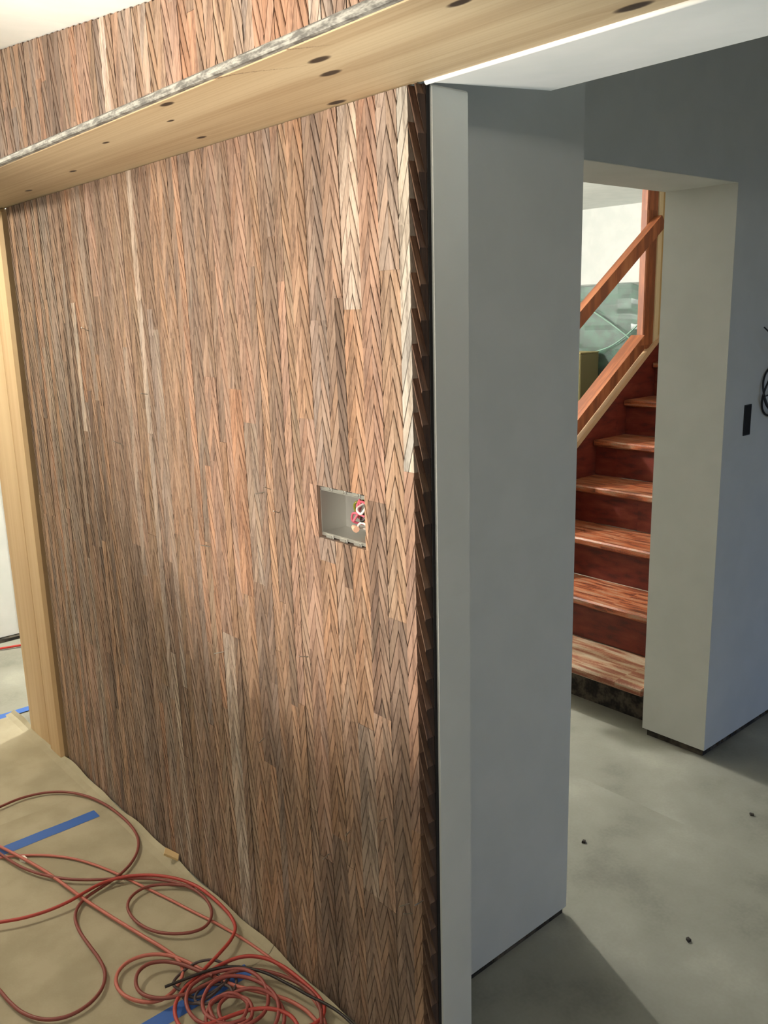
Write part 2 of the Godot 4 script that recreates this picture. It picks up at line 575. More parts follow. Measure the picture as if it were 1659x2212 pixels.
func clad_wall() -> void:
	var w := struct_node("wall_back", "wall clad in narrow reclaimed wood strips carved in a zigzag", "wall")
	var core := MB.new()
	core.box(Vector3(-3.44, 0, -1.196), Vector3(-1.4592, BEAM_Y, -1.094))
	core.box(Vector3(-1.3045, 0, -1.196), Vector3(-1.21, BEAM_Y, -1.094))
	core.box(Vector3(-1.21, 0, -1.1015), Vector3(-1.1325, BEAM_Y, -1.094))
	core.box(Vector3(-1.4592, 0, -1.196), Vector3(-1.3045, 1.186, -1.094))
	core.box(Vector3(-1.4592, 1.298, -1.196), Vector3(-1.3045, BEAM_Y, -1.094))
	part("backing", core.done(), M.felt, w)
	var hole := [-1.4592, -1.3045, 1.186, 1.298]
	var j := -1
	var walk := 0.5
	var segs := []
	var keep := []
	var pitch := TOOTH
	var phase := 0.0065
	var last_peak := X_PEAK
	while true:
		var xr := X_PEAK - j * COL
		var xl := xr - COL
		if j == -1:
			xr = X_END
		if xl < WALL_L:
			break
		var peak := X_PEAK - ((j + 1) / 2) * 2.0 * COL if j >= 0 else X_PEAK
		if peak != last_peak:
			last_peak = peak
			pitch = rng.randf_range(0.051, 0.063)
			phase = rng.randf() * pitch
		# break the column into strips of random length, often shared by the two sides of a ridge
		if j % 2 != 0 or rng.randf() < 0.6 or segs.is_empty():
			segs = []
			var y := 0.006
			while y < BEAM_Y - 0.002:
				var l := rng.randf_range(0.38, 1.15)
				var e := y + l
				if e > BEAM_Y - 0.2:
					e = BEAM_Y - 0.002
				segs.append([y, e, rng.randf(), rng.randf_range(-0.0012, 0.0012)])
				y = e
		if j <= 0:
			segs = [[0.006, 0.62, 0.2, 0.0], [0.62, 1.36, 0.46, 0.0008], [1.36, BEAM_Y - 0.002, 0.52, 0.0]]
		for s in segs:
			var col := tones(s[2])
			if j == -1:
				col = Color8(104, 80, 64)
			elif j == 0 and s[0] > 1.3:
				col = Color8(172, 166, 156)
			var v := rng.randf_range(-0.035, 0.035)
			col = Color(col.r + v, col.g + v, col.b + v)
			var rects := []
			var hx0: float = hole[0]
			var hx1: float = hole[1]
			if xr <= hx0 + 0.001 or xl >= hx1 - 0.001 or s[1] <= hole[2] or s[0] >= hole[3]:
				rects.append([xl, xr, s[0], s[1]])
			else:
				if s[0] < hole[2] - 0.01:
					rects.append([xl, xr, s[0], hole[2]])
				if s[1] > hole[3] + 0.01:
					rects.append([xl, xr, hole[3], s[1]])
				if xr > hx1 + 0.002:
					rects.append([hx1, xr, maxf(s[0], hole[2]), minf(s[1], hole[3])])
				if xl < hx0 - 0.002:
					rects.append([xl, hx0, maxf(s[0], hole[2]), minf(s[1], hole[3])])
			for r in rects:
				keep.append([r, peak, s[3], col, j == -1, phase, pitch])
		j += 1
	for k in keep:
		var r: Array = k[0]
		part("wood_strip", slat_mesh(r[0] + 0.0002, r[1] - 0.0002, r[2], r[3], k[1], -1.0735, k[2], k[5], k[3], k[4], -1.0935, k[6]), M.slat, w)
	# brad nails left standing proud of the wood
	var nm := CylinderMesh.new()
	nm.top_radius = 0.0011
	nm.bottom_radius = 0.0011
	nm.height = 0.026
	nm.radial_segments = 6
	for q in [[-1.262, 0.61], [-1.2, 0.44], [-1.19, 0.425], [-1.385, 0.52], [-1.47, 0.42], [-1.155, 0.47], [-1.6, 1.22], [-1.63, 1.27], [-1.66, 1.255], [-1.93, 1.08], [-1.9, 0.8], [-2.2, 1.45], [-2.4, 1.3], [-2.55, 1.62], [-1.72, 0.62], [-1.52, 0.9]]:
		var o := part("brad_nail", nm, M.galv, w)
		o.position = Vector3(q[0], q[1], -1.064)
		o.rotation = Vector3(PI / 2 + rng.randf_range(-0.5, 0.1), rng.randf_range(-0.5, 0.5), 0)

func bulkhead() -> void:
	var w := struct_node("wall_bulkhead", "dropped bulkhead clad in carved wood strips with a pine board beneath", "bulkhead")
	var core := MB.new()
	core.prism([Vector3(-4.66, 2.05, -0.812), Vector3(2.5, 2.05, -0.812), Vector3(2.5, ceil_y(2.5), -0.812), Vector3(-1.3, ceil_y(-1.3), -0.812), Vector3(-4.66, ceil_y(-4.66), -0.812)], Vector3(0, 0, -0.27))
	part("backing", core.done(), M.felt, w)
	var j := 0
	var t := 0.5
	var ph := 0.031
	var pt := TOOTH
	while true:
		var xr := 0.45 - j * COL
		var xl := xr - COL
		if xl < -3.3:
			break
		var peak := xr if j % 2 == 0 else xl
		if j % 2 == 1:
			pt = rng.randf_range(0.051, 0.063)
			ph = rng.randf() * pt
		if j % 2 == 0 or rng.randf() < 0.5:
			t = rng.randf()
		var col := tones(t)
		var v := rng.randf_range(-0.05, 0.02)
		col = Color(col.r + v, col.g + v, col.b + v)
		var top := ceil_y(xr) - 0.001
		var cut := top
		if rng.randf() < 0.25:
			cut = rng.randf_range(2.09, 2.2)
		cut = minf(cut, top)
		part("wood_strip", slat_mesh(xl + 0.0002, xr - 0.0002, 2.0312, cut, peak, BULK_Z, rng.randf_range(-0.001, 0.001), ph, col, false, -0.811, pt), M.slat, w)
		if cut < top - 0.01:
			part("wood_strip", slat_mesh(xl + 0.0002, xr - 0.0002, cut, top, peak, BULK_Z, rng.randf_range(-0.001, 0.001), ph, tones(rng.randf()), false, -0.811, pt), M.slat, w)
		j += 1
	# raw grey edge under the strips
	var e := MB.new()
	e.box(Vector3(-4.66, 2.0175, -0.812), Vector3(2.5, 2.031, -0.788), 0.003, 3.0)
	part("edge_strip", e.done(), M.edge, w)
	# pine board closing the underside; u along X from -4.66 to 2.5, v along Z
	var kn := []
	for q in [[-1.13, -0.87, 7.0], [-1.18, -0.93, 7.0], [-1.51, -0.82, 6.0], [-1.63, -0.89, 3.5], [-1.9, -0.88, 4.0], [-1.74, -1.02, 5.0], [-1.33, -1.06, 7.0], [-0.71, -1.05, 8.0], [-0.83, -0.86, 6.0], [-2.3, -0.97, 5.0], [0.1, -0.9, 6.0], [-2.7, -1.0, 6.0]]:
		kn.append([(q[0] + 4.66) / 7.16, (q[1] + 1.0875) / 0.2995, q[2]])
	var cr := []
	for q in [[-1.32, -0.80, -1.15, -0.87], [-1.16, -0.795, -1.05, -0.83]]:
		cr.append([(q[0] + 4.66) / 7.16, (q[1] + 1.0875) / 0.2995, (q[2] + 4.66) / 7.16, (q[3] + 1.0875) / 0.2995])
	var tex := board_tex(2048, 256, 31, Color(0.77, 0.7, 0.57), Color(0.61, 0.51, 0.38), kn, cr)
	var m := textured(tex, 0.6)
	var b := MB.new()
	b.box(Vector3(-4.66, BEAM_Y, -1.0873), Vector3(2.5, 2.05, -0.8), 0.003)
	var mesh := b.done()
	# own texture coordinates: the whole board takes the texture once
	var arr := mesh.surface_get_arrays(0)
	var vv: PackedVector3Array = arr[Mesh.ARRAY_VERTEX]
	var uu: PackedVector2Array = arr[Mesh.ARRAY_TEX_UV]
	for i in vv.size():
		uu[i] = Vector2((vv[i].x + 4.66) / 7.16, clampf((vv[i].z + 1.0875) / 0.2995, 0, 1))
	arr[Mesh.ARRAY_TEX_UV] = uu
	var am := ArrayMesh.new()
	am.add_surface_from_arrays(Mesh.PRIMITIVE_TRIANGLES, arr)
	part("soffit_board", am, m, w)

# ------------------------------------------------------------------ the cased opening and the grey-blue wall
func doorway() -> void:
	var w := struct_node("wall_doorway", "grey wall round the cased opening to the stairs", "wall")
	var d := MB.new()
	var xq := -1.749
	var wd := Vector3(0.2613, 0, 0)
	d.box(Vector3(xq, 0.03, -6.1), Vector3(xq, 0.03, -6.1) + Vector3(0.2613, 1.991, 3.282), 0.0)
	d.box(Vector3(xq, 2.021, -6.1), Vector3(xq, 2.62, -1.763) + wd, 0.0)
	d.tube([Vector3(-1.4892, 0.03, -2.8195), Vector3(-1.4892, 2.02, -2.8195)], 0.0022, 8)
	d.tube([Vector3(-1.4892, 2.0225, -2.8195), Vector3(-1.4892, 2.0225, -1.763)], 0.0022, 8)
	part("drywall", d.done(), M.drywall, w)
	part("sill_plate", box_mesh(Vector3(-1.735, 0, -6.1), Vector3(-1.5, 0.03, -2.832)), M.grime_and_shade, w)
	# torn bottom edge of the drywall
	for k in 26:
		var z := -2.86 - k * 0.05 - rng.randf() * 0.02
		var hgt := rng.randf_range(0.006, 0.02)
		part("drywall_crumb", box_mesh(Vector3(-1.51, 0.03 - hgt, z - 0.02), Vector3(-1.489, 0.031, z + rng.randf_range(0.0, 0.02)), 0.002), M.grime_and_shade, w)

# ------------------------------------------------------------------ stairs
const SR := 0.19
const ST := 0.27
const SZ := -2.81
const SXL := -2.79
const SXR := -1.752

func staircase() -> void:
	var t := thing("staircase", "worn red stained wooden stairs climbing behind the cased opening", "stairs", Vector3(-2.27, 0, -2.93))
	var o := Vector3(-2.27, 0, -2.93)
	for n in range(1, 11):
		var z := SZ - ST * (n - 1)
		var y := SR * n
		var tr := MB.new()
		var f := 1.0 if n > 1 else 1.15
		tr.col = Color(f, f, f)
		tr.box(Vector3(SXL + 0.004, y - 0.034, z - ST - 0.03) - o, Vector3(SXR, y, z) - o, 0.007, 1.6, Vector2(n * 0.37, n * 0.61))
		part("tread", tr.done(), M.stair_tread if n > 1 else M.worn_tread, t)
		var zb := z - 0.03 if n > 1 else z - 0.115
		var ri := MB.new()
		var g := 1.0 if n > 1 else 0.75
		ri.col = Color(g, g, g)
		ri.box(Vector3(SXL + 0.004, y - SR, zb - 0.018) - o, Vector3(SXR, y - 0.034, zb) - o, 0.0, 1.7, Vector2(n * 0.53, n * 0.29))
		part("riser", ri.done(), M.stair_riser if n > 1 else M.grime_and_shade, t)  # bottom riser: shade of its recess put into a dark material
	# closed stringer on the open side, with its pale cap moulding
	var k := SR / ST
	var yl := func(z: float) -> float: return SR + (SZ - z) * k
	var za := SZ + 0.02
	var zb2 := SZ - ST * 9.6
	var s := MB.new()
	s.prism([Vector3(SXL, 0, za) - o, Vector3(SXL, 0.0, za - 0.5) - o, Vector3(SXL, yl.call(zb2) - 0.33, zb2) - o, Vector3(SXL, yl.call(zb2) + 0.075, zb2) - o, Vector3(SXL, yl.call(za) + 0.075, za) - o], Vector3(-0.035, 0, 0), 1.7)
	part("stringer", s.done(), M.stair_riser, t)
	var c := MB.new()
	c.prism([Vector3(SXL + 0.012, yl.call(za) + 0.075, za) - o, Vector3(SXL + 0.012, yl.call(zb2) + 0.075, zb2) - o, Vector3(SXL + 0.012, yl.call(zb2) + 0.108, zb2) - o, Vector3(SXL + 0.012, yl.call(za) + 0.108, za) - o], Vector3(-0.06, 0, 0), 1.7)
	part("stringer_cap", c.done(), flat(Color(0.72, 0.6, 0.46), 0.6), t)

	# rail frame standing on the stringer
	var rt := thing("stair_railing", "orange timber stair railing with a newel post and two sloping rails", "railing", Vector3(SXL, 0, -4.37))
	var ro := Vector3(SXL, 0, -4.37)
	var y_of := func(z: float, base: float) -> float: return base + (-3.79 - z) * k
	var low := MB.new()
	low.prism([Vector3(SXL + 0.03, y_of.call(za, 1.045), za) - ro, Vector3(SXL + 0.03, y_of.call(-4.30, 1.045), -4.30) - ro, Vector3(SXL + 0.03, y_of.call(-4.30, 1.125), -4.30) - ro, Vector3(SXL + 0.03, y_of.call(za, 1.125), za) - ro], Vector3(-0.085, 0, 0), 1.4)
	part("bottom_rail", low.done(), textured(M.rail.albedo_texture, 0.6), rt)
	var hr := MB.new()
	hr.prism([Vector3(SXL + 0.045, y_of.call(za, 1.60), za) - ro, Vector3(SXL + 0.045, y_of.call(-4.445, 1.60), -4.445) - ro, Vector3(SXL + 0.045, y_of.call(-4.40, 1.685), -4.40) - ro, Vector3(SXL + 0.045, y_of.call(za, 1.685), za) - ro], Vector3(-0.045, 0, 0), 1.4)
	part("handrail", hr.done(), M.rail, rt)
	part("newel_post", box_mesh(Vector3(-0.045, y_of.call(-4.38, 1.12) - 0.13, -0.065), Vector3(0, 2.4, 0.035), 0.006, 1.4), M.rail, rt)
	for z in [-2.95, -3.45]:
		part("baluster", box_mesh(Vector3(-0.05, y_of.call(z, 1.1), z - 0.02 - ro.z), Vector3(-0.005, y_of.call(z, 1.62), z + 0.02 - ro.z), 0.004, 1.4), M.rail, rt)
	# pale trim boards closing the wall behind the newel
	var tm := struct_node("trim_1", "pale painted trim boards standing behind the orange newel post", "trim")
	part("trim_board", box_mesh(Vector3(-2.83, 1.42, -4.475), Vector3(-2.785, 2.4, -4.438), 0.003), M.pale_rail, tm)
	part("trim_board", box_mesh(Vector3(-2.83, 1.42, -4.575), Vector3(-2.79, 2.4, -4.478), 0.003), flat(Color(0.66, 0.55, 0.36), 0.7), tm)
	struct_mesh("wall_stairwell", box_mesh(Vector3(-2.94, 1.3, -6.1), Vector3(-2.848, 2.4, -4.58)), M.white, "wall enclosing the upper stair flight", "wall")

# ------------------------------------------------------------------ things in the bright room
func back_room_things() -> void:
	var b := thing("insulation_bundle", "green insulation bundle wrapped in clear plastic behind the stair rail", "insulation", Vector3(-3.55, 0, -5.2))
	# a soft slab: rounded box with a crumpled top
	var nz := FastNoiseLite.new()
	nz.seed = 5
	nz.frequency = 1.0
	for sheet in 2:
		var nu := 56
		var nv := 26
		var pts := []
		for i in nu + 1:
			var row := []
			for k in nv + 1:
				var a := TAU * k / nv
				var e := 0.55
				var cx := signf(cos(a)) * pow(absf(cos(a)), e)
				var cz := signf(sin(a)) * pow(absf(sin(a)), e)
				var yy := 1.77 * float(i) / nu
				var shrink := 1.0 - 0.12 * pow(float(i) / nu, 8.0)
				var g := 0.012 * nz.get_noise_3d(cx * 9, yy * 14, cz * 9) + (0.012 * absf(nz.get_noise_3d(cx * 30 + 9, yy * 22, cz * 30)) if sheet == 1 else 0.0)
				var up := 0.03 * nz.get_noise_2d(cx * 20, cz * 20) * pow(float(i) / nu, 6.0)
				row.append(Vector3(cx * (0.42 + g + sheet * 0.012) * shrink, yy + up + sheet * 0.008, cz * (0.2 + g + sheet * 0.012) * shrink))
			pts.append(row)
		var m := MB.new()
		for i in nu:
			for k in nv:
				m.poly([pts[i][k], pts[i + 1][k], pts[i + 1][k + 1], pts[i][k + 1]])
		var top := []
		for k in nv:
			top.append(pts[nu][nv - 1 - k])
		m.poly(top)
		if sheet == 0:
			part("fibre_body", m.done(), triplanar(noise_tex(256, 0.03, 1, 1, [Color(0.03, 0.12, 0.085), Color(0.075, 0.21, 0.15), Color(0.14, 0.29, 0.215)], 41, 5, 0.3), 1.3, 0.8), b)
		else:
			var pm := flat(Color(0.85, 0.95, 0.92, 0.09), 0.12)
			pm.transparency = BaseMaterial3D.TRANSPARENCY_ALPHA
			part("plastic_wrap", m.done(), pm, b)
	for q in [[Vector3(-0.42, 1.28, 0.225), Vector3(0.1, 1.38, 0.235), Vector3(0.4, 1.62, 0.2)], [Vector3(0.42, 1.3, 0.2), Vector3(0.16, 1.5, 0.235), Vector3(-0.2, 1.7, 0.225)]]:
		var cm := MB.new()
		cm.tube(smooth_path(q, 0.03), 0.005, 6)
		part("plastic_crease", cm.done(), flat(Color(0.4, 0.52, 0.46), 0.3), b)
	var x := thing("cardboard_box", "dark olive cardboard box standing against the green bundle", "box", Vector3(-3.68, 0, -4.85))
	part("carton", box_mesh(Vector3(-0.2, 0, -0.1), Vector3(0.165, 1.345, 0.1), 0.006), flat(Color(0.36, 0.33, 0.2), 0.8), x)
	part("flap", box_mesh(Vector3(-0.2, 1.345, -0.1), Vector3(0.165, 1.353, -0.003), 0.002), flat(Color(0.48, 0.43, 0.27), 0.8), x)
	part("flap", box_mesh(Vector3(-0.2, 1.345, 0.003), Vector3(0.165, 1.354, 0.1), 0.002), flat(Color(0.48, 0.43, 0.27), 0.8), x)

# ------------------------------------------------------------------ left edge
func left_side() -> void:
	var p := struct_node("wall_post", "honey coloured timber post framing the clad wall at its far end", "post")
	var tx := board_tex(512, 128, 77, Color(0.8, 0.7, 0.55), Color(0.65, 0.52, 0.37), [[0.2, 0.4, 3.0], [0.85, 0.3, 2.0]], [])
	var m := textured(tx, 0.6)
	for q in [[-3.146, -3.27, 0.0], [-3.273, -3.5, 0.006]]:
		var a := Vector3(q[1], 0, -1.2 )
		var b := Vector3(q[0], BEAM_Y - 0.001, -1.055 - q[2])
		var mb := MB.new()
		mb.box(a, b, 0.012)
		var mesh := mb.done()
		var arr := mesh.surface_get_arrays(0)
		var vv: PackedVector3Array = arr[Mesh.ARRAY_VERTEX]
		var uu: PackedVector2Array = arr[Mesh.ARRAY_TEX_UV]
		for i in vv.size():
			uu[i] = Vector2(vv[i].y / 2.2, (vv[i].x + 3.5) * 2.0 + vv[i].z)
		arr[Mesh.ARRAY_TEX_UV] = uu
		var am := ArrayMesh.new()
		am.add_surface_from_arrays(Mesh.PRIMITIVE_TRIANGLES, arr)
		part("post_board", am, m, p)
	# slab door leaning flush in the left wall, the shade in its bottom gap drawn as a dark strip
	var d := struct_node("door_1", "plain white slab door in the wall past the timber post", "door")
	part("door_leaf", box_mesh(Vector3(-4.66, 0.02, -1.42), Vector3(-4.645, 2.05, -0.6), 0.003), M.white, d)
	part("door_casing", box_mesh(Vector3(-4.66, 0.02, -1.52), Vector3(-4.635, 2.1, -1.43), 0.004), M.white, d)
	part("gap_strip", box_mesh(Vector3(-4.66, 0.0, -1.42), Vector3(-4.62, 0.018, -0.6), 0.002), M.grime_and_shade, d)

# ------------------------------------------------------------------ electrical box in the clad wall
func outlet_box() -> void:
	var o := Vector3(-1.38185, 1.186, -1.094)
	var t := thing("electrical_box", "open steel electrical box with loose wires in the clad wall", "electrical box", o)
	t.set_meta("mount", "wall")
	var x0 := -0.0755
	var x1 := 0.0755
	var y0 := 0.009
	var y1 := 0.103
	var zb := -0.055
	var zf := 0.012
	var b := MB.new()
	b.box(Vector3(x0, y0, zb), Vector3(x1, y1, zb + 0.002))
	b.box(Vector3(x0, y0, zb), Vector3(x0 + 0.002, y1, zf))
	b.box(Vector3(x1 - 0.002, y0, zb), Vector3(x1, y1, zf))
	b.box(Vector3(x0, y0, zb), Vector3(x1, y0 + 0.002, zf))
	b.box(Vector3(x0, y1 - 0.002, zb), Vector3(x1, y1, zf))
	part("box_shell", b.done(), M.galv, t)
	for e in [[y1, 1.0], [y0, -1.0]]:
		var f := MB.new()
		f.box(Vector3(x0, e[0], zf - 0.002), Vector3(x1, e[0] + e[1] * 0.0055, zf), 0.0004)
		part("flange", f.done(), M.galv, t)
		for k in 3:
			var ex := -0.046 + 0.046 * k
			var g := MB.new()
			g.box(Vector3(ex - 0.013, e[0], zf), Vector3(ex + 0.013, e[0] + e[1] * 0.0085, zf + 0.0025), 0.001)
			var ear := part("mounting_ear", g.done(), M.galv, t)
			var s := MB.new()
			s.lathe(Vector3(ex + 0.006, e[0] + e[1] * 0.0045, zf + 0.0025), Vector3.BACK, [Vector2(0.0034, 0), Vector2(0.003, 0.0016), Vector2(0.0, 0.002)], 10)
			part("screw", s.done(), M.galv, ear)
	var wires := [
		["red_wire", Color(0.74, 0.34, 0.4), [Vector3(0.017, 0.03, zb + 0.004), Vector3(0.002, 0.05, zb + 0.03), Vector3(0.012, 0.08, zb + 0.035), Vector3(0.037, 0.085, zb + 0.04), Vector3(0.050, 0.07, zb + 0.04)]],
		["red_wire", Color(0.76, 0.38, 0.44), [Vector3(0.010, 0.035, zb + 0.004), Vector3(-0.005, 0.06, zb + 0.025), Vector3(0.007, 0.085, zb + 0.028), Vector3(0.027, 0.07, zb + 0.045), Vector3(0.012, 0.045, zb + 0.05)]],
		["red_wire", Color(0.7, 0.33, 0.4), [Vector3(0.022, 0.03, zb + 0.004), Vector3(0.004, 0.04, zb + 0.042), Vector3(0.010, 0.06, zb + 0.05), Vector3(0.032, 0.062, zb + 0.05), Vector3(0.052, 0.055, zb + 0.045)]],
		["white_wire", Color(0.86, 0.82, 0.78), [Vector3(0.032, 0.02, zb + 0.004), Vector3(0.017, 0.03, zb + 0.04), Vector3(0.037, 0.045, zb + 0.05), Vector3(0.052, 0.04, zb + 0.045)]],
		["white_wire", Color(0.84, 0.8, 0.78), [Vector3(0.032, 0.09, zb + 0.004), Vector3(0.027, 0.075, zb + 0.05), Vector3(0.042, 0.065, zb + 0.055), Vector3(0.052, 0.078, zb + 0.05)]],
		["black_wire", Color(0.06, 0.06, 0.06), [Vector3(0.027, 0.09, zb + 0.004), Vector3(0.032, 0.055, zb + 0.045), Vector3(0.044, 0.05, zb + 0.052), Vector3(0.052, 0.064, zb + 0.046)]],
		["green_wire", Color(0.42, 0.44, 0.1), [Vector3(-0.006, 0.03, zb + 0.004), Vector3(-0.016, 0.055, zb + 0.02), Vector3(-0.012, 0.075, zb + 0.025), Vector3(0.002, 0.08, zb + 0.012)]],
	]
	for q in wires:
		var m := MB.new()
		m.tube(smooth_path(q[2], 0.003), 0.0026, 8)
		part(q[0], m.done(), flat(q[1], 0.45), t)
	var wn := MB.new()
	wn.lathe(Vector3(0.02, 0.028, zb + 0.05), Vector3(-0.9, 0.1, -0.3).normalized(), [Vector2(0.0, 0.0), Vector2(0.007, 0.0), Vector2(0.0068, 0.006), Vector2(0.004, 0.019), Vector2(0.0, 0.021)], 12)
	part("wire_nut", wn.done(), flat(Color(0.85, 0.68, 0.58), 0.5), t)

# ------------------------------------------------------------------ floor covering, tape, hoses
func path(s: String, y: float, wob: float) -> Array:
	var out := []
	var i := 0
	for q in s.split(" "):
		var f := q.split_floats(",")
		out.append(Vector3(f[0], y + wob * (0.5 + 0.5 * sin(i * 1.7)), maxf(f[1], -1.048) if f[0] > -3.4 else f[1]))
		i += 1
	for pass_ in 2:
		var soft := out.duplicate()
		for k in range(1, out.size() - 1):
			soft[k] = (out[k - 1] as Vector3) * 0.2 + (out[k] as Vector3) * 0.6 + (out[k + 1] as Vector3) * 0.2
		out = soft
	return smooth_path(out)

func hose(called: String, label: String, cat: String, s: String, y: float, wob: float, r: float, mat: Material) -> void:
	var m := MB.new()
	m.tube(path(s, y, wob), r, 8)
	tag(part(called, m.done(), mat, self), label, cat, "hoses and cords on the floor")

func floor_things() -> void:
	var fp := thing("floor_paper", "beige protective floor paper laid along the clad wall", "floor paper", Vector3(-2.2, 0, 0))
	var xs := [-4.6, -3.71, -2.70, -1.725, -1.05]
	for k in range(1, 4):
		# each sheet: flat, its edge turned up a little against the wall
		var m := MB.new()
		var nx := 24
		var prof := [Vector2(2.25, 0.0035), Vector2(0.5, 0.0035), Vector2(-0.8, 0.0035), Vector2(-0.99, 0.0036), Vector2(-1.03, 0.005), Vector2(-1.052, 0.011), Vector2(-1.066, 0.024)]
		var grid := []
		for i in nx + 1:
			var row := []
			var x: float = lerpf(xs[k] + 0.001, xs[k + 1] - 0.001, float(i) / nx)
			for p in prof:
				var lift: float = (p.y - 0.0035) * (0.75 + 0.5 * sin(x * 7.0 + 1.0) * sin(x * 17.0))
				row.append(Vector3(x + 2.2, 0.0035 + lift, p.x))
			grid.append(row)
		for i in nx:
			for j in prof.size() - 1:
				m.poly([grid[i][j], grid[i + 1][j], grid[i + 1][j + 1], grid[i][j + 1]])
				var a: Vector3 = grid[i][j + 1]
				var b: Vector3 = grid[i + 1][j + 1]
				var dn := Vector3(0, 0.003, 0)
				m.poly([(grid[i][j] as Vector3) - dn, a - dn, b - dn, (grid[i + 1][j] as Vector3) - dn])
		part("paper_sheet", m.done(), M.paper, fp)
	var tp := flat(Color(0.2, 0.38, 0.68), 0.6)
	var q := [[-3.73, -3.685, -1.17, 0.6, "blue tape strip on the floor paper beside the timber post"], [-2.725, -2.675, -1.0, 0.6, "blue tape strip across the floor paper inside the big red hose loop"], [-1.745, -1.70, -0.985, 0.6, "blue tape strip half buried under the hose tangle"]]
	for k in 3:
		var tm := MB.new()
		var steps := 20
		for i in steps:
			var z0: float = lerpf(q[k][2], q[k][3], float(i) / steps)
			var z1: float = lerpf(q[k][2], q[k][3], float(i + 1) / steps)
			var yy := func(z: float) -> float: return 0.0042 if z > -0.95 else 0.0046
			var w0 := 0.0012 * sin(i * 2.1)
			tm.poly([Vector3(q[k][0], yy.call(z1), z1), Vector3(q[k][1], yy.call(z1), z1), Vector3(q[k][1] + w0, yy.call(z0), z0), Vector3(q[k][0] + w0, yy.call(z0), z0)])
		tag(part("tape_strip", tm.done(), tp, self), q[k][4], "tape", "blue tape over the paper joints")
	var red := flat(Color(0.67, 0.25, 0.22), 0.5)
	var pale := flat(Color(0.71, 0.4, 0.35), 0.5)
	var dusk := flat(Color(0.5, 0.25, 0.22), 0.5)
	var dark := flat(Color(0.13, 0.11, 0.11), 0.5)
	hose("air_hose", "bright red air hose arching along the wall into the tangle", "hose", "-2.34,-0.53 -2.32,-0.56 -2.29,-0.61 -2.28,-0.68 -2.27,-0.74 -2.28,-0.78 -2.31,-0.84 -2.29,-0.91 -2.23,-0.97 -2.16,-1.02 -2.10,-1.06 -2.04,-1.08 -1.97,-1.09 -1.90,-1.08 -1.85,-1.04 -1.82,-1.00 -1.80,-0.95 -1.78,-0.90 -1.77,-0.86 -1.75,-0.80 -1.72,-0.76 -1.66,-0.74 -1.58,-0.75 -1.5,-0.82 -1.47,-0.92 -1.41,-1.02 -1.46,-1.05 -1.52,-1.06 -1.58,-1.055 -1.65,-1.05 -1.71,-1.03 -1.76,-0.99 -1.78,-0.93 -1.75,-0.83", 0.022, 0.008, 0.0048, red)
	hose("air_hose", "pale red hose crossing the paper from the left, passing under the ovals", "hose", "-2.67,-0.64 -2.66,-0.67 -2.63,-0.72 -2.57,-0.79 -2.50,-0.84 -2.42,-0.87 -2.33,-0.91 -2.21,-0.93 -2.16,-0.95 -2.09,-0.97 -2.02,-0.98 -1.95,-1.01 -1.83,-1.03 -1.76,-1.04 -1.69,-1.05 -1.61,-1.06 -1.54,-1.06 -1.47,-1.04 -1.42,-1.01", 0.009, 0.002, 0.0038, pale)
	hose("air_hose", "brownish red hose making the largest loop nearest the timber post", "hose", "-2.94,-0.70 -2.95,-0.76 -2.98,-0.84 -2.95,-0.92 -2.90,-0.98 -2.81,-1.02 -2.71,-1.05 -2.61,-1.06 -2.52,-1.06 -2.44,-1.04 -2.38,-1.00 -2.34,-0.96 -2.31,-0.92 -2.30,-0.88 -2.29,-0.83 -2.28,-0.78 -2.26,-0.75 -2.22,-0.72 -2.16,-0.71 -2.08,-0.71 -2.01,-0.71 -1.95,-0.71 -1.91,-0.68 -1.88,-0.65 -1.87,-0.61 -1.87,-0.57 -1.89,-0.53 -1.92,-0.51 -1.96,-0.49 -2.02,-0.48 -2.07,-0.48 -2.14,-0.47", 0.013, 0.004, 0.0046, dusk)
	hose("air_hose", "red hose curled in one flat oval loop beside the wall", "hose", "-2.73,-0.66 -2.67,-0.67 -2.62,-0.68 -2.54,-0.69 -2.46,-0.73 -2.39,-0.77 -2.34,-0.82 -2.30,-0.89 -2.24,-0.95 -2.19,-0.99 -2.13,-1.03 -2.07,-1.04 -2.00,-1.04 -1.95,-1.02 -1.91,-0.98 -1.92,-0.94 -1.95,-0.90 -1.99,-0.86 -2.05,-0.84 -2.12,-0.84 -2.17,-0.85 -2.20,-0.89 -2.21,-0.94 -2.18,-0.98 -2.10,-1.04", 0.017, 0.003, 0.0043, dusk)
	hose("air_hose", "pink red hose running diagonally to a round loop left of the tangle", "hose", "-2.75,-0.67 -2.68,-0.69 -2.58,-0.72 -2.47,-0.75 -2.38,-0.76 -2.27,-0.77 -2.16,-0.80 -2.07,-0.82 -2.00,-0.83 -1.93,-0.85 -1.86,-0.87 -1.81,-0.86 -1.77,-0.81 -1.74,-0.76 -1.79,-0.72 -1.84,-0.69 -1.89,-0.69 -1.94,-0.72 -1.96,-0.76 -1.94,-0.81 -1.90,-0.86 -1.83,-0.88 -1.76,-0.89 -1.67,-0.91 -1.62,-0.96 -1.56,-1.00 -1.49,-1.01 -1.45,-1.00", 0.015, 0.006, 0.0048, pale)
	hose("air_hose", "dull red hose with a small inner loop sweeping round the tangle", "hose", "-1.74,-0.89 -1.77,-0.87 -1.83,-0.86 -1.88,-0.83 -1.90,-0.79 -1.89,-0.75 -1.85,-0.73 -1.81,-0.72 -1.76,-0.74 -1.71,-0.80 -1.73,-0.88 -1.73,-0.94 -1.70,-0.97 -1.64,-1.02 -1.58,-1.04 -1.52,-1.05 -1.46,-1.03 -1.43,-1.00", 0.024, 0.008, 0.0048, dusk)
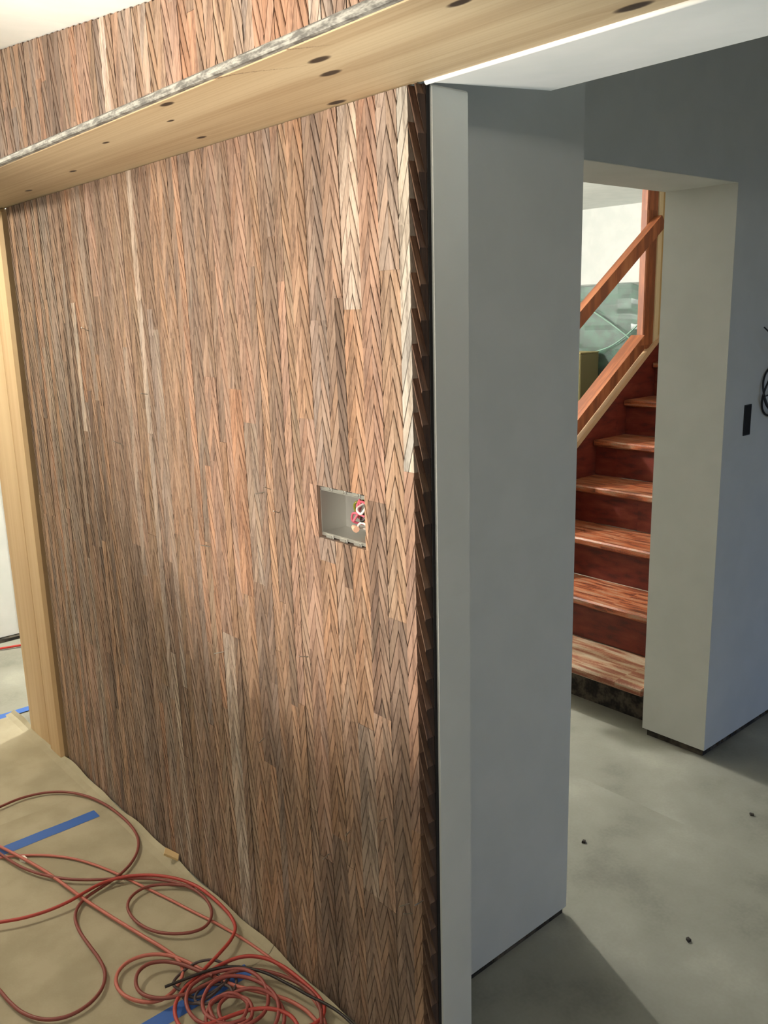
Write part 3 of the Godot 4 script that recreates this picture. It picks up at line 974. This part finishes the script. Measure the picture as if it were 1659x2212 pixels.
	hose("air_hose", "short red hose arc lowest in the tangle at the frame's bottom edge", "hose", "-1.63,-0.74 -1.59,-0.82 -1.59,-0.86 -1.59,-0.90 -1.54,-0.95 -1.49,-0.97 -1.44,-0.96 -1.38,-0.9", 0.03, 0.006, 0.0048, red)
	hose("power_cord", "thin dark grey power cord trailing from the tangle along the wall", "cord", "-1.78,-0.78 -1.76,-0.85 -1.76,-0.91 -1.73,-0.95 -1.66,-1.00 -1.57,-1.01 -1.52,-1.02 -1.46,-1.05 -1.42,-1.05 -1.38,-1.05 -1.33,-1.05", 0.033, 0.004, 0.0036, dark)
	var knot := ""
	for i in 62:
		var a := i * 0.52
		var rr := 0.085 + 0.045 * sin(i * 0.23) + rng.randf_range(-0.008, 0.008)
		knot += ("" if i == 0 else " ") + "%.3f,%.3f" % [-1.645 + i * 0.0012 + rr * cos(a), -0.875 + rr * 0.85 * sin(a)]
	hose("air_hose", "red hose wound in many tight turns at the heart of the tangle", "hose", knot, 0.02, 0.022, 0.0048, flat(Color(0.56, 0.27, 0.25), 0.5))
	knot = ""
	for i in 40:
		var a := i * 0.6 + 1.0
		var rr := 0.05 + 0.02 * sin(i * 0.31) + rng.randf_range(-0.008, 0.008)
		knot += ("" if i == 0 else " ") + "%.3f,%.3f" % [-1.765 + i * 0.002 + rr * cos(a), -0.865 + rr * 1.3 * sin(a)]
	hose("power_cord", "grey power cord bunched in small turns over the buried blue tape", "cord", knot, 0.012, 0.02, 0.0036, flat(Color(0.3, 0.25, 0.25), 0.6))
	hose("air_hose", "red hose lying across the floor past the timber post", "hose", "-4.45,-1.5 -4.47,-1.406 -4.5,-1.33 -4.52,-1.269 -4.55,-1.15 -4.56,-1.0", 0.01, 0.001, 0.006, flat(Color(0.7, 0.16, 0.12), 0.45))
	var chip := MB.new()
	chip.prism([Vector3(-0.026, 0, -0.008), Vector3(0.02, 0, -0.012), Vector3(0.028, 0, 0.004), Vector3(-0.018, 0, 0.012)], Vector3(0, 0.01, 0))
	var cn := part("wood_offcut", chip.done(), flat(Color(0.85, 0.74, 0.55), 0.7), self)
	cn.position = Vector3(-2.268, 0.032, -1.052)
	cn.rotation = Vector3(0.2, 0.5, -0.5)
	tag(cn, "pale wood offcut lying against the foot of the clad wall", "wood chip")
	var chip2 := MB.new()
	chip2.prism([Vector3(-0.016, 0, -0.008), Vector3(0.012, 0, -0.01), Vector3(0.02, 0, 0.0), Vector3(0.004, 0, 0.01), Vector3(-0.014, 0, 0.007)], Vector3(0, 0.008, 0))
	var c2 := part("plaster_flake", chip2.done(), flat(Color(0.95, 0.94, 0.9), 0.7), self)
	c2.position = Vector3(-2.606, 0.004, -0.719)
	tag(c2, "white plaster flake on the paper between the hoses", "plaster flake")

	# crumbs left on the bare concrete
	var spots := [[Vector3(-1.188, 0, -2.588), "dark crumb on the concrete below the grey blue wall near the frame's edge"], [Vector3(-1.015, 0, -1.904), "dark crumb on the concrete midway along the shadow's edge"], [Vector3(-1.471, 0, -2.065), "tiny dark crumb on the concrete beside the drywall return's corner"]]
	for sp in spots:
		var cm := MB.new()
		cm.prism([Vector3(-0.007, 0, -0.004), Vector3(0.005, 0, -0.006), Vector3(0.008, 0, 0.002), Vector3(-0.002, 0, 0.006)], Vector3(0.001, 0.006, 0))
		var o := part("concrete_crumb", cm.done(), M.grime_and_shade, self)
		o.position = sp[0]
		o.rotation.y = rng.randf() * TAU
		tag(o, sp[1], "crumb", "crumbs on the concrete")

# ------------------------------------------------------------------ fittings on the grey-blue wall
func blue_wall_things() -> void:
	var o := Vector3(-1.4877, 1.194, -2.976)
	var s := thing("switch_box", "narrow empty switch box on the grey blue wall with its shaded inside drawn as a dark plate", "switch box", o)
	var b := MB.new()
	b.box(Vector3(0.0003, 0, -0.022), Vector3(0.0022, 0.1, 0.019), 0.0006)
	part("box_mouth_shade", b.done(), flat(Color(0.02, 0.022, 0.025), 0.9), s)  # flat dark plate standing for the shade inside the open box
	var rim := MB.new()
	for q in [[Vector3(0, -0.004, -0.026), Vector3(0.003, 0, 0.023)], [Vector3(0, 0.1, -0.026), Vector3(0.003, 0.104, 0.023)], [Vector3(0, 0, -0.026), Vector3(0.003, 0.1, -0.022)], [Vector3(0, 0, 0.019), Vector3(0.003, 0.1, 0.023)]]:
		rim.box(q[0], q[1], 0.0008)
	part("box_rim", rim.done(), flat(Color(0.06, 0.07, 0.08), 0.7), s)
	var m := MB.new()
	var p := []
	for i in 44:
		var a := -2.2 + i * 0.34
		var r := 0.078 + 0.006 * sin(i * 0.9)
		p.append(Vector3(-1.474 + 0.009 * sin(i * 0.5), 1.332 + r * 1.15 * sin(a), -3.165 + r * 1.35 * cos(a)))
	m.tube(smooth_path(p, 0.01), 0.0035, 8)
	m.tube(smooth_path([p[43], Vector3(-1.47, 1.36, -3.25), Vector3(-1.46, 1.44, -3.2), Vector3(-1.455, 1.487, -3.1), Vector3(-1.45, 1.5, -3.06), Vector3(-1.445, 1.53, -3.035), Vector3(-1.46, 1.562, -3.002)], 0.01), 0.0025, 8)
	tag(part("coiled_cable", m.done(), flat(Color(0.04, 0.05, 0.07), 0.5), self), "thin black cable coiled on the grey blue wall with a loose end", "cable")
